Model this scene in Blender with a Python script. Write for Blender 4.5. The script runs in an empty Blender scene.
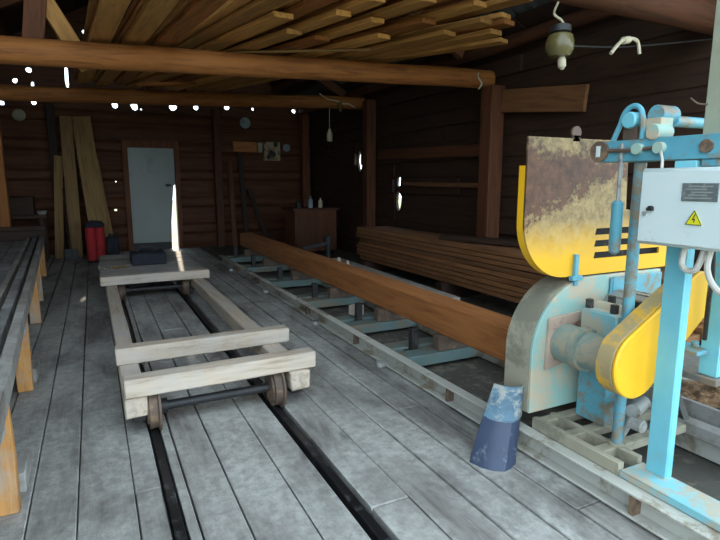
import bpy, bmesh, math, random
from mathutils import Vector, Matrix, noise
R = random.Random(11)
S = bpy.context.scene
COL = S.collection
PI = math.pi

# ------------------------------------------------------------------ camera, sky, sun, exposure
cam_d = bpy.data.cameras.new('camera'); cam = bpy.data.objects.new('camera', cam_d); COL.objects.link(cam)
cam.location = (0, 0, 1.45)
cam_d.sensor_width = 36.0; cam_d.lens = 26.5; cam_d.clip_start = 0.05
cam.rotation_euler = (math.radians(90 - 9.43), 0, -math.radians(26.53))
S.camera = cam

world = bpy.data.worlds.new('sky'); S.world = world; world.use_nodes = True
wn = world.node_tree.nodes; wl = world.node_tree.links
bg = wn['Background']
bg.inputs['Color'].default_value = (0.74, 0.90, 1.0, 1); bg.inputs['Strength'].default_value = 4.0

sun_d = bpy.data.lights.new('sun', 'SUN'); sun = bpy.data.objects.new('sun', sun_d); COL.objects.link(sun)
sun_d.energy = 4.0; sun_d.angle = 0.009; sun_d.color = (1.0, 0.86, 0.66)
# the sun stands low behind the back wall and shines towards -Y
sun.rotation_euler = (math.radians(-80), 0, math.radians(-7))

S.view_settings.view_transform = 'Standard'; S.view_settings.look = 'None'
S.view_settings.gamma = 1.0; S.view_settings.use_curve_mapping = False
S.view_settings.exposure = 0.0

# ------------------------------------------------------------------ materials
MATS = {}
def new_mat(name):
    m = bpy.data.materials.new(name); m.use_nodes = True
    return m, m.node_tree.nodes, m.node_tree.links, m.node_tree.nodes['Principled BSDF']
def ramp(n, stops):
    r = n.new('ShaderNodeValToRGB'); e = r.color_ramp.elements
    while len(e) < len(stops): e.new(0.5)
    for el, (p, c) in zip(e, stops):
        el.position = p; el.color = (*c, 1) if len(c) == 3 else c
    return r
def mixc(n, l, fac, a, b, mode='MIX'):
    m = n.new('ShaderNodeMix'); m.data_type = 'RGBA'; m.blend_type = mode
    for i, v in ((0, fac), (6, a), (7, b)):
        if hasattr(v, 'is_linked') or hasattr(v, 'links'): l.new(v, m.inputs[i])
        elif isinstance(v, (int, float)): m.inputs[i].default_value = v
        else: m.inputs[i].default_value = (*v, 1)
    return m.outputs[2]
def coords(n, l, scale):
    tc = n.new('ShaderNodeTexCoord'); oi = n.new('ShaderNodeObjectInfo')
    ad = n.new('ShaderNodeVectorMath'); ad.operation = 'MULTIPLY_ADD'
    cx = n.new('ShaderNodeCombineXYZ')
    for i in range(3): l.new(oi.outputs['Random'], cx.inputs[i])
    l.new(cx.outputs[0], ad.inputs[0]); ad.inputs[1].default_value = (17.3, 9.1, 23.7)
    l.new(tc.outputs['Object'], ad.inputs[2])
    mp = n.new('ShaderNodeMapping'); mp.inputs['Scale'].default_value = scale
    l.new(ad.outputs[0], mp.inputs[0])
    return mp.outputs[0], ad.outputs[0], oi
def nz(n, l, vec, scale, detail=4, rough=0.6, dist=0):
    t = n.new('ShaderNodeTexNoise'); t.inputs['Scale'].default_value = scale
    t.inputs['Detail'].default_value = detail; t.inputs['Roughness'].default_value = rough
    t.inputs['Distortion'].default_value = dist
    l.new(vec, t.inputs['Vector']); return t.outputs['Fac']
def wood(name, light, dark, axis='X', dust=None, dust_amt=0.0, rough=0.75, var=0.35, gs=1.0):
    key = (name, axis)
    if key in MATS: return MATS[key]
    m, n, l, p = new_mat('%s_%s' % (name, axis))
    s = {'X': (1.2, 14, 14), 'Y': (14, 1.2, 14), 'Z': (14, 14, 1.2)}[axis]
    gv, raw, oi = coords(n, l, tuple(a * gs for a in s))
    g = nz(n, l, gv, 1.6, 6, 0.65, 0.6)
    r = ramp(n, [(0.28, dark), (0.52, light), (0.8, tuple(min(1, c * 1.25) for c in light))]); l.new(g, r.inputs[0])
    # board to board tone, a property of each piece of wood
    hsv = n.new('ShaderNodeHueSaturation')
    mr = n.new('ShaderNodeMapRange'); mr.inputs['To Min'].default_value = 1 - var; mr.inputs['To Max'].default_value = 1 + var
    l.new(oi.outputs['Random'], mr.inputs[0]); l.new(mr.outputs[0], hsv.inputs['Value']); l.new(r.outputs[0], hsv.inputs['Color'])
    c = hsv.outputs[0]
    if dust:
        d = nz(n, l, raw, 2.3, 5, 0.7)
        dr = ramp(n, [(0.5 - dust_amt * 0.4, (0, 0, 0)), (0.72 - dust_amt * 0.35, (1, 1, 1))]); l.new(d, dr.inputs[0])
        c = mixc(n, l, dr.outputs[0], c, dust)
    l.new(c, p.inputs['Base Color'])
    p.inputs['Roughness'].default_value = rough
    b = n.new('ShaderNodeBump'); b.inputs['Strength'].default_value = 0.35; b.inputs['Distance'].default_value = 0.01
    l.new(g, b.inputs['Height']); l.new(b.outputs[0], p.inputs['Normal'])
    MATS[key] = m; return m
def paint(name, col, wear=None, amt=0.2, scale=5.0, rough=0.5, metal=0.0, col2=None, bump=0.15):
    if name in MATS: return MATS[name]
    m, n, l, p = new_mat(name)
    _, raw, oi = coords(n, l, (1, 1, 1))
    c = None
    a = nz(n, l, raw, scale * 0.45, 4, 0.6)
    r0 = ramp(n, [(0.35, col2 or tuple(x * 0.8 for x in col)), (0.62, col)]); l.new(a, r0.inputs[0]); c = r0.outputs[0]
    w = nz(n, l, raw, scale, 8, 0.72, 0.3)
    if wear:
        r1 = ramp(n, [(0.62 - amt * 0.5, (0, 0, 0)), (0.70 - amt * 0.45, (1, 1, 1))]); l.new(w, r1.inputs[0])
        c = mixc(n, l, r1.outputs[0], c, wear)
    l.new(c, p.inputs['Base Color']); p.inputs['Roughness'].default_value = rough; p.inputs['Metallic'].default_value = metal
    b = n.new('ShaderNodeBump'); b.inputs['Strength'].default_value = bump; b.inputs['Distance'].default_value = 0.006
    l.new(w, b.inputs['Height']); l.new(b.outputs[0], p.inputs['Normal'])
    MATS[name] = m; return m

def W(kind, axis='X'):
    K = {
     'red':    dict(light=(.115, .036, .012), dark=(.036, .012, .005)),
     'wallb':  dict(light=(.20, .085, .03), dark=(.10, .04, .014), var=.02),
     'tabled': dict(light=(.23, .205, .185), dark=(.10, .085, .075), dust=(.38, .37, .35), dust_amt=.1, var=.1),
     'dred':   dict(light=(.085, .026, .010), dark=(.03, .010, .005)),
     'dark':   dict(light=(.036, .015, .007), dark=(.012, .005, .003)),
     'log':    dict(light=(.36, .13, .03), dark=(.14, .042, .011), var=.1),
     'tan':    dict(light=(.58, .285, .078), dark=(.33, .15, .04)),
     'orange': dict(light=(.40, .15, .042), dark=(.25, .08, .022), var=.05),
     'fresh':  dict(light=(.54, .26, .08), dark=(.34, .145, .042), dust=(.42, .38, .33), dust_amt=.05, var=.12),
     'grey':   dict(light=(.34, .315, .29), dark=(.17, .15, .135), dust=(.44, .43, .41), dust_amt=.15, var=.18),
     'cart':   dict(light=(.52, .42, .33), dark=(.30, .22, .16), dust=(.50, .455, .42), dust_amt=.15, var=.1),
     'stack':  dict(light=(.22, .095, .036), dark=(.10, .042, .017), var=.3),
     'lean':   dict(light=(.27, .155, .055), dark=(.14, .078, .027), var=.15),
     'deck':   dict(light=(.20, .19, .185), dark=(.09, .085, .085), dust=(.33, .33, .33), dust_amt=.1, var=.3),
    }[kind]
    return wood(kind, axis=axis, **K)

M = {}
M['cyan'] = paint('cyan_paint', (.20, .56, .66), (.42, .38, .30), .06, 6, .45, col2=(.15, .47, .58))
M['darksteel'] = paint('dark_grey_steel', (.14, .145, .14), (.2, .15, .11), .25, 6, .6)
M['cyan_worn'] = paint('worn_cyan_paint', (.22, .52, .58), (.42, .38, .30), .36, 5, .6, col2=(.18, .44, .52))
M['fender'] = paint('blotched_blue_steel', (.10, .20, .28), (.32, .34, .32), .3, 11, .6, col2=(.05, .09, .14))
M['pinkish'] = paint('pinkish_rusty_plate', (.46, .34, .27), (.20, .10, .06), .2, 9, .8)
M['hub'] = paint('grey_green_casting', (.22, .29, .26), (.34, .30, .22), .3, 7, .6)
M['teal'] = paint('pale_teal_paint', (.36, .50, .43), (.50, .42, .31), .34, 3.2, .6, col2=(.27, .45, .42))
M['blue'] = paint('blue_paint', (.12, .38, .48), (.24, .20, .14), .22, 6, .5, col2=(.09, .30, .40))
M['frame_blue'] = paint('dirty_blue_paint', (.13, .20, .20), (.17, .15, .11), .30, 4, .6)
M['yellow'] = paint('yellow_paint', (.86, .47, .012), (.42, .27, .08), .08, 5, .42, col2=(.80, .41, .012))
M['rimdust'] = paint('dusty_yellow_paint', (.42, .32, .16), (.74, .40, .02), .30, 3, .8)
M['beige'] = paint('dust_caked_steel', (.36, .33, .25), (.22, .21, .16), .25, 4, .85)
M['steel'] = paint('worn_grey_steel', (.36, .37, .36), (.18, .12, .08), .2, 7, .55, .0)
M['palesteel'] = paint('dusty_pale_steel', (.52, .52, .47), (.27, .23, .17), .22, 4, .65, .0)
M['rust'] = paint('rusty_steel', (.12, .08, .06), (.22, .14, .085), .2, 8, .7, .0)
M['black'] = paint('black_steel', (.018, .018, .02), (.06, .05, .045), .12, 8, .55)
M['rail'] = paint('oily_rail_steel', (.03, .03, .033), (.13, .13, .14), .16, 9, .35, .6)
M['rubber'] = paint('dark_blue_rubber', (.045, .065, .12), (.17, .2, .25), .12, 5, .55, col2=(.03, .045, .09))
M['boxwhite'] = paint('white_enamel', (.66, .74, .74), (.5, .53, .5), .03, 6, .35, col2=(.62, .71, .715))
M['plate'] = paint('engraved_grey_plate', (.22, .25, .25), (.32, .34, .34), .15, 40, .4, .4)
M['sign'] = paint('sign_yellow', (.85, .78, .02), None, rough=.5)
M['conduit'] = paint('pale_grey_conduit', (.58, .55, .50), (.4, .36, .3), .1, 10, .5)
M['door'] = paint('grey_white_panel', (.36, .39, .37), (.28, .31, .29), .1, 1.2, .6)
M['postwhite'] = paint('pale_green_white_board', (.38, .39, .29), (.28, .27, .2), .12, 5, .7)
M['red'] = paint('red_fabric', (.42, .018, .022), (.26, .012, .014), .15, 6, .8)
M['darkcloth'] = paint('dark_blue_cloth', (.018, .02, .032), (.035, .036, .05), .15, 7, .9)
M['cream'] = paint('cream_cord', (.62, .55, .40), None, rough=.7)
M['olive'] = paint('olive_dusty_glass', (.13, .105, .04), (.19, .16, .08), .2, 9, .25)
M['paper'] = paint('aged_paper', (.45, .36, .22), (.10, .04, .02), .2, 9, .8)
M['greyblue'] = paint('grey_blue_enamel', (.25, .31, .34), (.15, .15, .15), .15, 6, .5)
M['bark'] = paint('bark_and_sawdust', (.34, .20, .11), (.13, .075, .04), .35, 22, .95, bump=1.0)
M['dirt'] = paint('black_dirt', (.03, .03, .032), (.07, .07, .07), .1, 12, .9)
M['earth'] = paint('packed_dark_earth', (.085, .08, .07), (.16, .14, .11), .22, 7, .95, bump=.6)
M['concrete'] = paint('grey_concrete', (.36, .35, .34), (.22, .2, .18), .2, 6, .9)
M['ground'] = paint('dry_grass_ground', (.32, .29, .17), (.22, .25, .10), .25, 1.5, .95)
M['slate'] = paint('grey_corrugated_slate', (.12, .13, .13), (.06, .055, .05), .2, 3, .9)

def floor_mat():
    m, n, l, p = new_mat('dusty_floor_planks')
    tc = n.new('ShaderNodeTexCoord')
    mp = n.new('ShaderNodeMapping'); mp.inputs['Scale'].default_value = (16, 1.3, 4); l.new(tc.outputs['Object'], mp.inputs[0])
    at = n.new('ShaderNodeAttribute'); at.attribute_name = 'plank'; at.attribute_type = 'GEOMETRY'
    g = nz(n, l, mp.outputs[0], 1.5, 6, .65, .5)
    r = ramp(n, [(.3, (.105, .092, .085)), (.55, (.21, .195, .185)), (.8, (.28, .265, .25))]); l.new(g, r.inputs[0])
    hs = n.new('ShaderNodeHueSaturation'); l.new(r.outputs[0], hs.inputs['Color'])
    mr = n.new('ShaderNodeMapRange'); mr.inputs['To Min'].default_value = .72; mr.inputs['To Max'].default_value = 1.2
    l.new(at.outputs['Fac'], mr.inputs[0]); l.new(mr.outputs[0], hs.inputs['Value'])
    mp2 = n.new('ShaderNodeMapping'); mp2.inputs['Scale'].default_value = (1.3, .55, 1); l.new(tc.outputs['Object'], mp2.inputs[0])
    d = nz(n, l, mp2.outputs[0], 1.7, 7, .68, .4)
    dr = ramp(n, [(.38, (.05, .05, .05)), (.58, (.95, .95, .95))]); l.new(d, dr.inputs[0])
    f = nz(n, l, tc.outputs['Object'], 17, 8, .78)
    fr = ramp(n, [(.32, (.25, .245, .23)), (.5, (.41, .405, .385)), (.68, (.56, .555, .53))]); l.new(f, fr.inputs[0])
    c = mixc(n, l, dr.outputs[0], hs.outputs[0], fr.outputs[0])
    s = nz(n, l, mp2.outputs[0], 4.6, 5, .6, .2)
    sr = ramp(n, [(.60, (0, 0, 0)), (.74, (.62, .62, .62))]); l.new(s, sr.inputs[0])
    c = mixc(n, l, sr.outputs[0], c, (.09, .09, .095))
    l.new(c, p.inputs['Base Color']); p.inputs['Roughness'].default_value = .72
    b = n.new('ShaderNodeBump'); b.inputs['Strength'].default_value = .5; b.inputs['Distance'].default_value = .012
    ad = n.new('ShaderNodeMath'); ad.operation = 'ADD'; l.new(g, ad.inputs[0]); l.new(f, ad.inputs[1])
    l.new(ad.outputs[0], b.inputs['Height']); l.new(b.outputs[0], p.inputs['Normal'])
    return m
M['floor'] = floor_mat()

def guard_mat():
    """yellow sheet steel: burnt brown rust near the top, a beige caked band below it, clean yellow at the bottom"""
    m, n, l, p = new_mat('rust_stained_yellow_paint')
    tc = n.new('ShaderNodeTexCoord'); sx = n.new('ShaderNodeSeparateXYZ'); l.new(tc.outputs['Object'], sx.inputs[0])
    a = nz(n, l, tc.outputs['Object'], 4.5, 8, .7, .4)
    b_ = nz(n, l, tc.outputs['Object'], 14, 8, .75)
    def edge(z0, z1, amp, src, dx=0.0):
        m1 = n.new('ShaderNodeMath'); m1.operation = 'MULTIPLY_ADD'; l.new(src, m1.inputs[0]); m1.inputs[1].default_value = amp; l.new(sx.outputs['Z'], m1.inputs[2])
        m2 = n.new('ShaderNodeMath'); m2.operation = 'MULTIPLY_ADD'; l.new(sx.outputs['X'], m2.inputs[0]); m2.inputs[1].default_value = dx; l.new(m1.outputs[0], m2.inputs[2])
        r = n.new('ShaderNodeMapRange'); r.inputs[1].default_value = z0; r.inputs[2].default_value = z1; l.new(m2.outputs[0], r.inputs[0])
        return r.outputs[0]
    mm = n.new('ShaderNodeMath'); mm.operation = 'MULTIPLY_ADD'; l.new(b_, mm.inputs[0]); mm.inputs[1].default_value = .9; l.new(a, mm.inputs[2])
    m5 = n.new('ShaderNodeMath'); m5.operation = 'MULTIPLY'; l.new(mm.outputs[0], m5.inputs[0]); m5.inputs[1].default_value = .53; ab = m5.outputs[0]
    fine = nz(n, l, tc.outputs['Object'], 26, 6, .8)
    m6 = n.new('ShaderNodeMath'); m6.operation = 'MULTIPLY_ADD'; l.new(fine, m6.inputs[0]); m6.inputs[1].default_value = .5; l.new(ab, m6.inputs[2])
    m7 = n.new('ShaderNodeMath'); m7.operation = 'MULTIPLY'; l.new(m6.outputs[0], m7.inputs[0]); m7.inputs[1].default_value = .667; ab2 = m7.outputs[0]
    beige = ramp(n, [(.38, (.17, .11, .05)), (.55, (.36, .25, .11)), (.75, (.46, .34, .16))]); l.new(b_, beige.inputs[0])
    top = ramp(n, [(.38, (.08, .05, .028)), (.55, (.26, .18, .08)), (.75, (.42, .31, .15))]); l.new(b_, top.inputs[0])
    rust = ramp(n, [(.35, (.05, .022, .014)), (.66, (.15, .066, .036))]); l.new(b_, rust.inputs[0])
    c = mixc(n, l, edge(1.07, 1.28, .30, ab), (.82, .43, .012), beige.outputs[0])       # heights run from the base of the saw
    c = mixc(n, l, edge(1.695, 1.735, .90, ab2, -.37), c, rust.outputs[0])
    c = mixc(n, l, edge(1.745, 1.80, .62, ab2), c, top.outputs[0])
    l.new(c, p.inputs['Base Color']); p.inputs['Roughness'].default_value = .6
    bp = n.new('ShaderNodeBump'); bp.inputs['Strength'].default_value = .2; bp.inputs['Distance'].default_value = .006
    l.new(b_, bp.inputs['Height']); l.new(bp.outputs[0], p.inputs['Normal'])
    return m
M['guard'] = guard_mat()

def glass_mat():
    m, n, l, p = new_mat('clear_bulb_glass')
    p.inputs['Base Color'].default_value = (.9, .9, .85, 1); p.inputs['Roughness'].default_value = .05
    p.inputs['Transmission Weight'].default_value = .9; p.inputs['IOR'].default_value = 1.3
    return m
M['glass'] = glass_mat()

# ------------------------------------------------------------------ mesh helpers
def box(bm, x0, x1, y0, y1, z0, z1, mat=None):
    vs = [bm.verts.new((x, y, z)) for x in (x0, x1) for y in (y0, y1) for z in (z0, z1)]
    fs = []
    for q in ((0, 1, 3, 2), (4, 6, 7, 5), (0, 4, 5, 1), (2, 3, 7, 6), (0, 2, 6, 4), (1, 5, 7, 3)):
        fs.append(bm.faces.new([vs[i] for i in q]))
    if mat is not None:
        for v in vs: v.co = mat @ v.co
    return fs
def frame_of(d):
    d = Vector(d).normalized()
    u = d.cross(Vector((0, 0, 1)))
    if u.length < 1e-4: u = Vector((1, 0, 0))
    u.normalize(); return d, u, u.cross(d)
def bar(bm, p0, p1, w, h, roll=0.0):
    """box along p0-p1, w sideways, h upwards"""
    p0 = Vector(p0); p1 = Vector(p1); d, u, v = frame_of(p1 - p0)
    if roll:
        c, s = math.cos(roll), math.sin(roll); u, v = u * c + v * s, v * c - u * s
    vs = []
    for p in (p0, p1):
        for a, b in ((-1, -1), (1, -1), (1, 1), (-1, 1)):
            vs.append(bm.verts.new(p + u * (a * w / 2) + v * (b * h / 2)))
    for q in ((0, 3, 2, 1), (4, 5, 6, 7), (0, 1, 5, 4), (1, 2, 6, 5), (2, 3, 7, 6), (3, 0, 4, 7)):
        bm.faces.new([vs[i] for i in q])
def rings(bm, rs, cap=True, closed=False):
    for a, b in zip(rs, rs[1:]):
        n = len(a)
        for i in range(n): bm.faces.new((a[i], a[(i + 1) % n], b[(i + 1) % n], b[i]))
    if cap:
        bm.faces.new(list(reversed(rs[0]))); bm.faces.new(rs[-1])
def cyl(bm, p0, p1, r0, r1=None, n=20):
    r1 = r0 if r1 is None else r1
    p0 = Vector(p0); p1 = Vector(p1); d, u, v = frame_of(p1 - p0)
    rs = [[bm.verts.new(p + (u * math.cos(2 * PI * i / n) + v * math.sin(2 * PI * i / n)) * r) for i in range(n)] for p, r in ((p0, r0), (p1, r1))]
    rings(bm, rs)
def lathe(bm, p0, axis, prof, n=24):
    p0 = Vector(p0); d, u, v = frame_of(axis)
    rs = [[bm.verts.new(p0 + d * t + (u * math.cos(2 * PI * i / n) + v * math.sin(2 * PI * i / n)) * max(r, .0005)) for i in range(n)] for t, r in prof]
    rings(bm, rs)
def tube(bm, pts, r, n=8):
    pts = [Vector(p) for p in pts]; rs = []; pu = None
    for i, p in enumerate(pts):
        t = (pts[min(i + 1, len(pts) - 1)] - pts[max(i - 1, 0)]).normalized()
        if pu is None: _, u, v = frame_of(t)
        else:
            u = (pu - t * pu.dot(t)).normalized(); v = u.cross(t)
        pu = u
        rs.append([bm.verts.new(p + (u * math.cos(2 * PI * k / n) + v * math.sin(2 * PI * k / n)) * r) for k in range(n)])
    rings(bm, rs)
def spline(pts, k=8):
    pts = [Vector(p) for p in pts]; out = []
    for i in range(len(pts) - 1):
        a = pts[max(i - 1, 0)]; b = pts[i]; c = pts[i + 1]; d = pts[min(i + 2, len(pts) - 1)]
        for j in range(k):
            t = j / k
            out.append(.5 * ((2 * b) + (c - a) * t + (2 * a - 5 * b + 4 * c - d) * t * t + (3 * b - a - 3 * c + d) * t ** 3))
    return out + [pts[-1]]
AX = {'Y': lambda u, v, d: (u, d, v), 'X': lambda u, v, d: (d, u, v), 'Z': lambda u, v, d: (u, v, d)}
def prism(bm, poly, axis, d0, d1):
    f = AX[axis]
    rs = [[bm.verts.new(f(u, v, d)) for u, v in poly] for d in (d0, d1)]
    rings(bm, rs)
def slab_holes(bm, outer, holes, axis, d0, d1):
    """plate with real holes"""
    f = AX[axis]; es = []
    for loop in [outer] + holes:
        vs = [bm.verts.new(f(u, v, d0)) for u, v in loop]
        es += [bm.edges.new((vs[i], vs[(i + 1) % len(vs)])) for i in range(len(vs))]
    r = bmesh.ops.triangle_fill(bm, use_beauty=True, use_dissolve=False, edges=es)
    fs = [g for g in r['geom'] if isinstance(g, bmesh.types.BMFace)]
    e = bmesh.ops.extrude_face_region(bm, geom=fs, use_keep_orig=True)
    off = Vector(f(0, 0, d1 - d0))
    for g in e['geom']:
        if isinstance(g, bmesh.types.BMVert): g.co += off
def blob(cx, cz, r, rz=None, n=9):
    rz = rz or r
    return [(cx + r * math.cos(2 * PI * i / n) * R.uniform(.75, 1.15), cz + rz * math.sin(2 * PI * i / n) * R.uniform(.75, 1.15)) for i in range(n)]
def link(name, bm, mat, parent=None, bevel=0.0, smooth=True, origin=None):
    """ONE mesh object; coordinates are given in the world, the parent only has a location"""
    bmesh.ops.recalc_face_normals(bm, faces=bm.faces[:])
    o_ = Vector((0, 0, 0))
    q = parent
    while q is not None: o_ = o_ + q.location; q = q.parent
    if parent is None and origin is not None: o_ = Vector(origin)
    bm.transform(Matrix.Translation(-o_))
    me = bpy.data.meshes.new(name); bm.to_mesh(me); bm.free()
    me.materials.append(mat)
    if smooth:
        for p in me.polygons: p.use_smooth = True
        me.set_sharp_from_angle(angle=math.radians(35))
    ob = bpy.data.objects.new(name, me); COL.objects.link(ob)
    if parent is not None: ob.parent = parent
    elif origin is not None: ob.location = origin
    if bevel:
        b = ob.modifiers.new('bevel', 'BEVEL'); b.width = bevel; b.segments = 1; b.limit_method = 'ANGLE'; b.angle_limit = math.radians(50)
    return ob
def tag(o, label=None, cat=None, group=None, kind=None):
    if label:
        o['label'] = label
        if not kind: o['kind'] = 'thing'
    if cat: o['category'] = cat
    if group: o['group'] = group
    if kind: o['kind'] = kind
    return o
def thing(name, label, cat, loc, group=None):
    o = bpy.data.objects.new(name, None); o.empty_display_size = .1; COL.objects.link(o); o.location = loc
    return tag(o, label, cat, group)
def B(): return bmesh.new()
def boxpart(name, x0, x1, y0, y1, z0, z1, mat, parent=None, bevel=.004, origin=None):
    bm = B(); box(bm, x0, x1, y0, y1, z0, z1); return link(name, bm, mat, parent, bevel, origin=origin)
def cylpart(name, p0, p1, r, mat, parent=None, r1=None, n=20, bevel=0):
    bm = B(); cyl(bm, p0, p1, r, r1, n); return link(name, bm, mat, parent, bevel)
def wavy(bm, L, w, h, seg=8, wob=.004, seed=0):
    """a sawn board or timber along local X with slightly uneven faces"""
    rr = random.Random(seed); rs = []
    for i in range(seg + 1):
        x = -L / 2 + L * i / seg
        rs.append([bm.verts.new((x, a * w / 2 + rr.uniform(-wob, wob), b * h / 2 + rr.uniform(-wob, wob))) for a, b in ((-1, -1), (1, -1), (1, 1), (-1, 1))])
    rings(bm, rs)
def timber(name, p0, p1, w, h, mat, label=None, cat=None, group=None, parent=None, roll=0.0, wob=.004, seed=0, bevel=.004, up=None):
    p0 = Vector(p0); p1 = Vector(p1); d = (p1 - p0); L = d.length
    bm = B(); wavy(bm, L, w, h, max(2, int(L / .5)), wob, seed)
    d, u, v = frame_of(d)
    if up is not None:
        v = Vector(up); v = (v - d * v.dot(d)).normalized(); u = d.cross(v)
    mtx = Matrix((d, -u, v)).transposed()
    if roll: mtx = mtx @ Matrix.Rotation(roll, 3, 'X')
    ob = link(name, bm, mat, None, bevel)
    c = (p0 + p1) / 2
    if parent is not None:
        ob.parent = parent; c = c - parent.location
    ob.matrix_basis = Matrix.Translation(c) @ mtx.to_4x4()
    return tag(ob, label, cat, group)
def log(name, p0, p1, r0, r1, mat, label=None, cat=None, group=None, seed=0):
    """a barked pole along local X"""
    p0 = Vector(p0); p1 = Vector(p1); d = p1 - p0; L = d.length; bm = B(); rs = []; n = 16; k = max(3, int(L / .35))
    for i in range(k + 1):
        t = i / k; r = r0 + (r1 - r0) * t
        oy = .018 * noise.noise((t * L * .8, seed, 0)); oz = .018 * noise.noise((t * L * .8, seed, 7))
        rs.append([bm.verts.new((-L / 2 + L * t, oy + math.cos(2 * PI * j / n) * r * (1 + .06 * noise.noise((t * L * 1.5, j * .8, seed))),
                                 oz + math.sin(2 * PI * j / n) * r * (1 + .06 * noise.noise((t * L * 1.5, j * .8, seed + 3))))) for j in range(n)])
    rings(bm, rs)
    d, u, v = frame_of(d)
    ob = link(name, bm, mat)
    ob.matrix_basis = Matrix.Translation((p0 + p1) / 2) @ Matrix((d, -u, v)).transposed().to_4x4()
    return tag(ob, label, cat, group)

# ================================================================== SETTING
XL, XR, YB = -3.0, 4.72, 12.3
RIDX, RIDZ, EAVE = .86, 5.15, 3.10
RAILX = (.225, .975)

# ground outside
bm = B(); box(bm, -40, 40, -40, 60, -.62, -.5)
tag(link('ground', bm, M['ground']), kind='structure')

# floor: planks along Y, one mesh, with a slot for each trolley rail
bm = B(); pl = bm.faces.layers.float.new('plank')
x = XL
edges = []
FX = 2.06                                            # planks end at the saw track, packed earth beyond
while x < FX:
    w = R.uniform(.19, .25)
    edges.append((x, min(x + w, FX))); x += w
out = []
for a, b in edges:
    segs = [(a, b)]
    for rx in RAILX:
        ns = []
        for s0, s1 in segs:
            lo, hi = (rx - .03, rx + .03) if rx < .5 else (rx - .045, rx + .045)
            if s1 <= lo or s0 >= hi: ns.append((s0, s1))
            else:
                if lo - s0 > .02: ns.append((s0, lo))
                if s1 - hi > .02: ns.append((hi, s1))
        segs = ns
    out += segs
for a, b in out:
    y = -1.4 - R.uniform(0, 2)
    while y < YB + .3:
        L = R.uniform(3.2, 5.6); g = R.uniform(.004, .015); dz = R.uniform(-.006, 0)
        fs = box(bm, a + g / 2, b - g / 2, max(y, -1.4), min(y + L, YB + .35) - .006, -.05, dz)
        rv = R.random()
        for f in fs: f[pl] = rv
        y += L
fl = link('floor', bm, M['floor'], bevel=.004); tag(fl, kind='structure')
boxpart('earth_floor', FX + .005, XR, -1.4, YB + .35, -.054, -.001, M['earth']); tag(bpy.data.objects['earth_floor'], kind='structure')
boxpart('subfloor', XL, XR, -1.4, YB + .35, -.5, -.055, M['dirt']); tag(bpy.data.objects['subfloor'], kind='structure')

# back wall: sheathing with real chinks, horizontal logs in front of it, an opening for the door
gap = [(-1.41, 2.92, .05), (-.89, 2.97, .05), (.54, 3.0, .06), (.91, 3.0, .075), (1.03, 2.95, .02), (1.67, 3.04, .085), (2.15, 3.06, .06),
       (2.82, 3.09, .06), (3.41, 3.09, .035), (4.40, 3.10, .055)]
gable = [(-1.16, 3.35, .05), (-.92, 3.56, .055), (.03, 3.55, .05), (.09, 4.36, .05), (1.33, 4.40, .045)]
holes = [blob(*h) for h in gap + gable] + [blob(-.29, 3.5, .035, .25), blob(-.88, 3.29, .025, .06), blob(.41, .86, .03, .05), blob(.45, 1.46, .015), blob(2.5, 1.16, .015)]
zr = lambda xx: RIDZ - abs(xx - RIDX) * (RIDZ - EAVE) / (RIDX - XL)
outer = [(XL, -.05), (.66, -.05), (.66, 2.15), (1.63, 2.15), (1.63, -.05), (5.0, -.05), (5.0, 3.08), (RIDX, 5.28), (XL, 3.23)]
bm = B(); slab_holes(bm, outer, holes, 'Y', YB, YB + .06)
for k in range(10):
    z0 = .01 + k * .29
    for (a, b) in ((XL, .62), (1.66, XR)) if z0 < 2.1 else ((XL, XR),):
        dd = (.04, .115)[k % 2] + R.uniform(-.01, .01)
        pr = [(YB - dd * .4, z0 + .01), (YB - dd, z0 + .07), (YB - dd - .015, z0 + .14), (YB - dd, z0 + .2), (YB - dd * .4, z0 + .26), (YB, z0 + .26), (YB, z0 + .01)]
        prism(bm, pr, 'X', a, b)
wb = link('wall_back', bm, W('red', 'X')); tag(wb, kind='structure')

# right wall: sheathing with chinks, plank courses in relief
bm = B()
outer = [(2.3, -.05), (YB, -.05), (YB, 3.2), (2.3, 3.2)]
holes = [blob(9.46, 1.86, .10, .2), blob(7.96, 1.46, .085, .10), blob(7.96, 1.12, .09, .19), blob(7.80, 1.31, .05, .05)]
slab_holes(bm, outer, holes, 'X', XR, XR + .05)
z = .02
while z < 2.95:
    h = R.uniform(.2, .32); y = 2.3
    while y < YB - .1:
        L = R.uniform(2.5, 4.5); t = R.choice((.02, .035, .06)); y1 = min(y + L, YB - .13)
        if not any(abs(z + h / 2 - hz) < h / 2 + hm and y - .15 < hy < y1 + .15 for hy, hz, hm in ((9.46, 1.86, .2), (7.96, 1.25, .32))):
            box(bm, XR - t, XR, y, y1 - .01, z, z + h - R.uniform(.015, .05))
        else:
            cuts = [q for q, qz, qm in ((7.96, 1.25, .32), (9.46, 1.86, .2)) if y - .15 < q < y1 + .15 and abs(z + h / 2 - qz) < h / 2 + qm]
            ya = y
            for q in cuts:
                if q - .15 > ya + .02: box(bm, XR - t, XR, ya, q - .15, z, z + h - .03)
                ya = q + .12
            if y1 - .01 > ya + .02: box(bm, XR - t, XR, ya, y1 - .01, z, z + h - .03)
        y = y1
        if y > YB - .6: break
    z += h
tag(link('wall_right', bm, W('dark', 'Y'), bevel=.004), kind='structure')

# left wall: boards
bm = B()
z = 0
while z < 3.0:
    box(bm, XL - R.uniform(.03, .06), XL, -.6, YB, z, z + .24); z += .245
for yy in (-.6,): box(bm, XL - .12, XL + .06, yy, yy + .14, 0, 2.85)
tag(link('wall_left', bm, W('dark', 'Y')), kind='structure')

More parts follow.
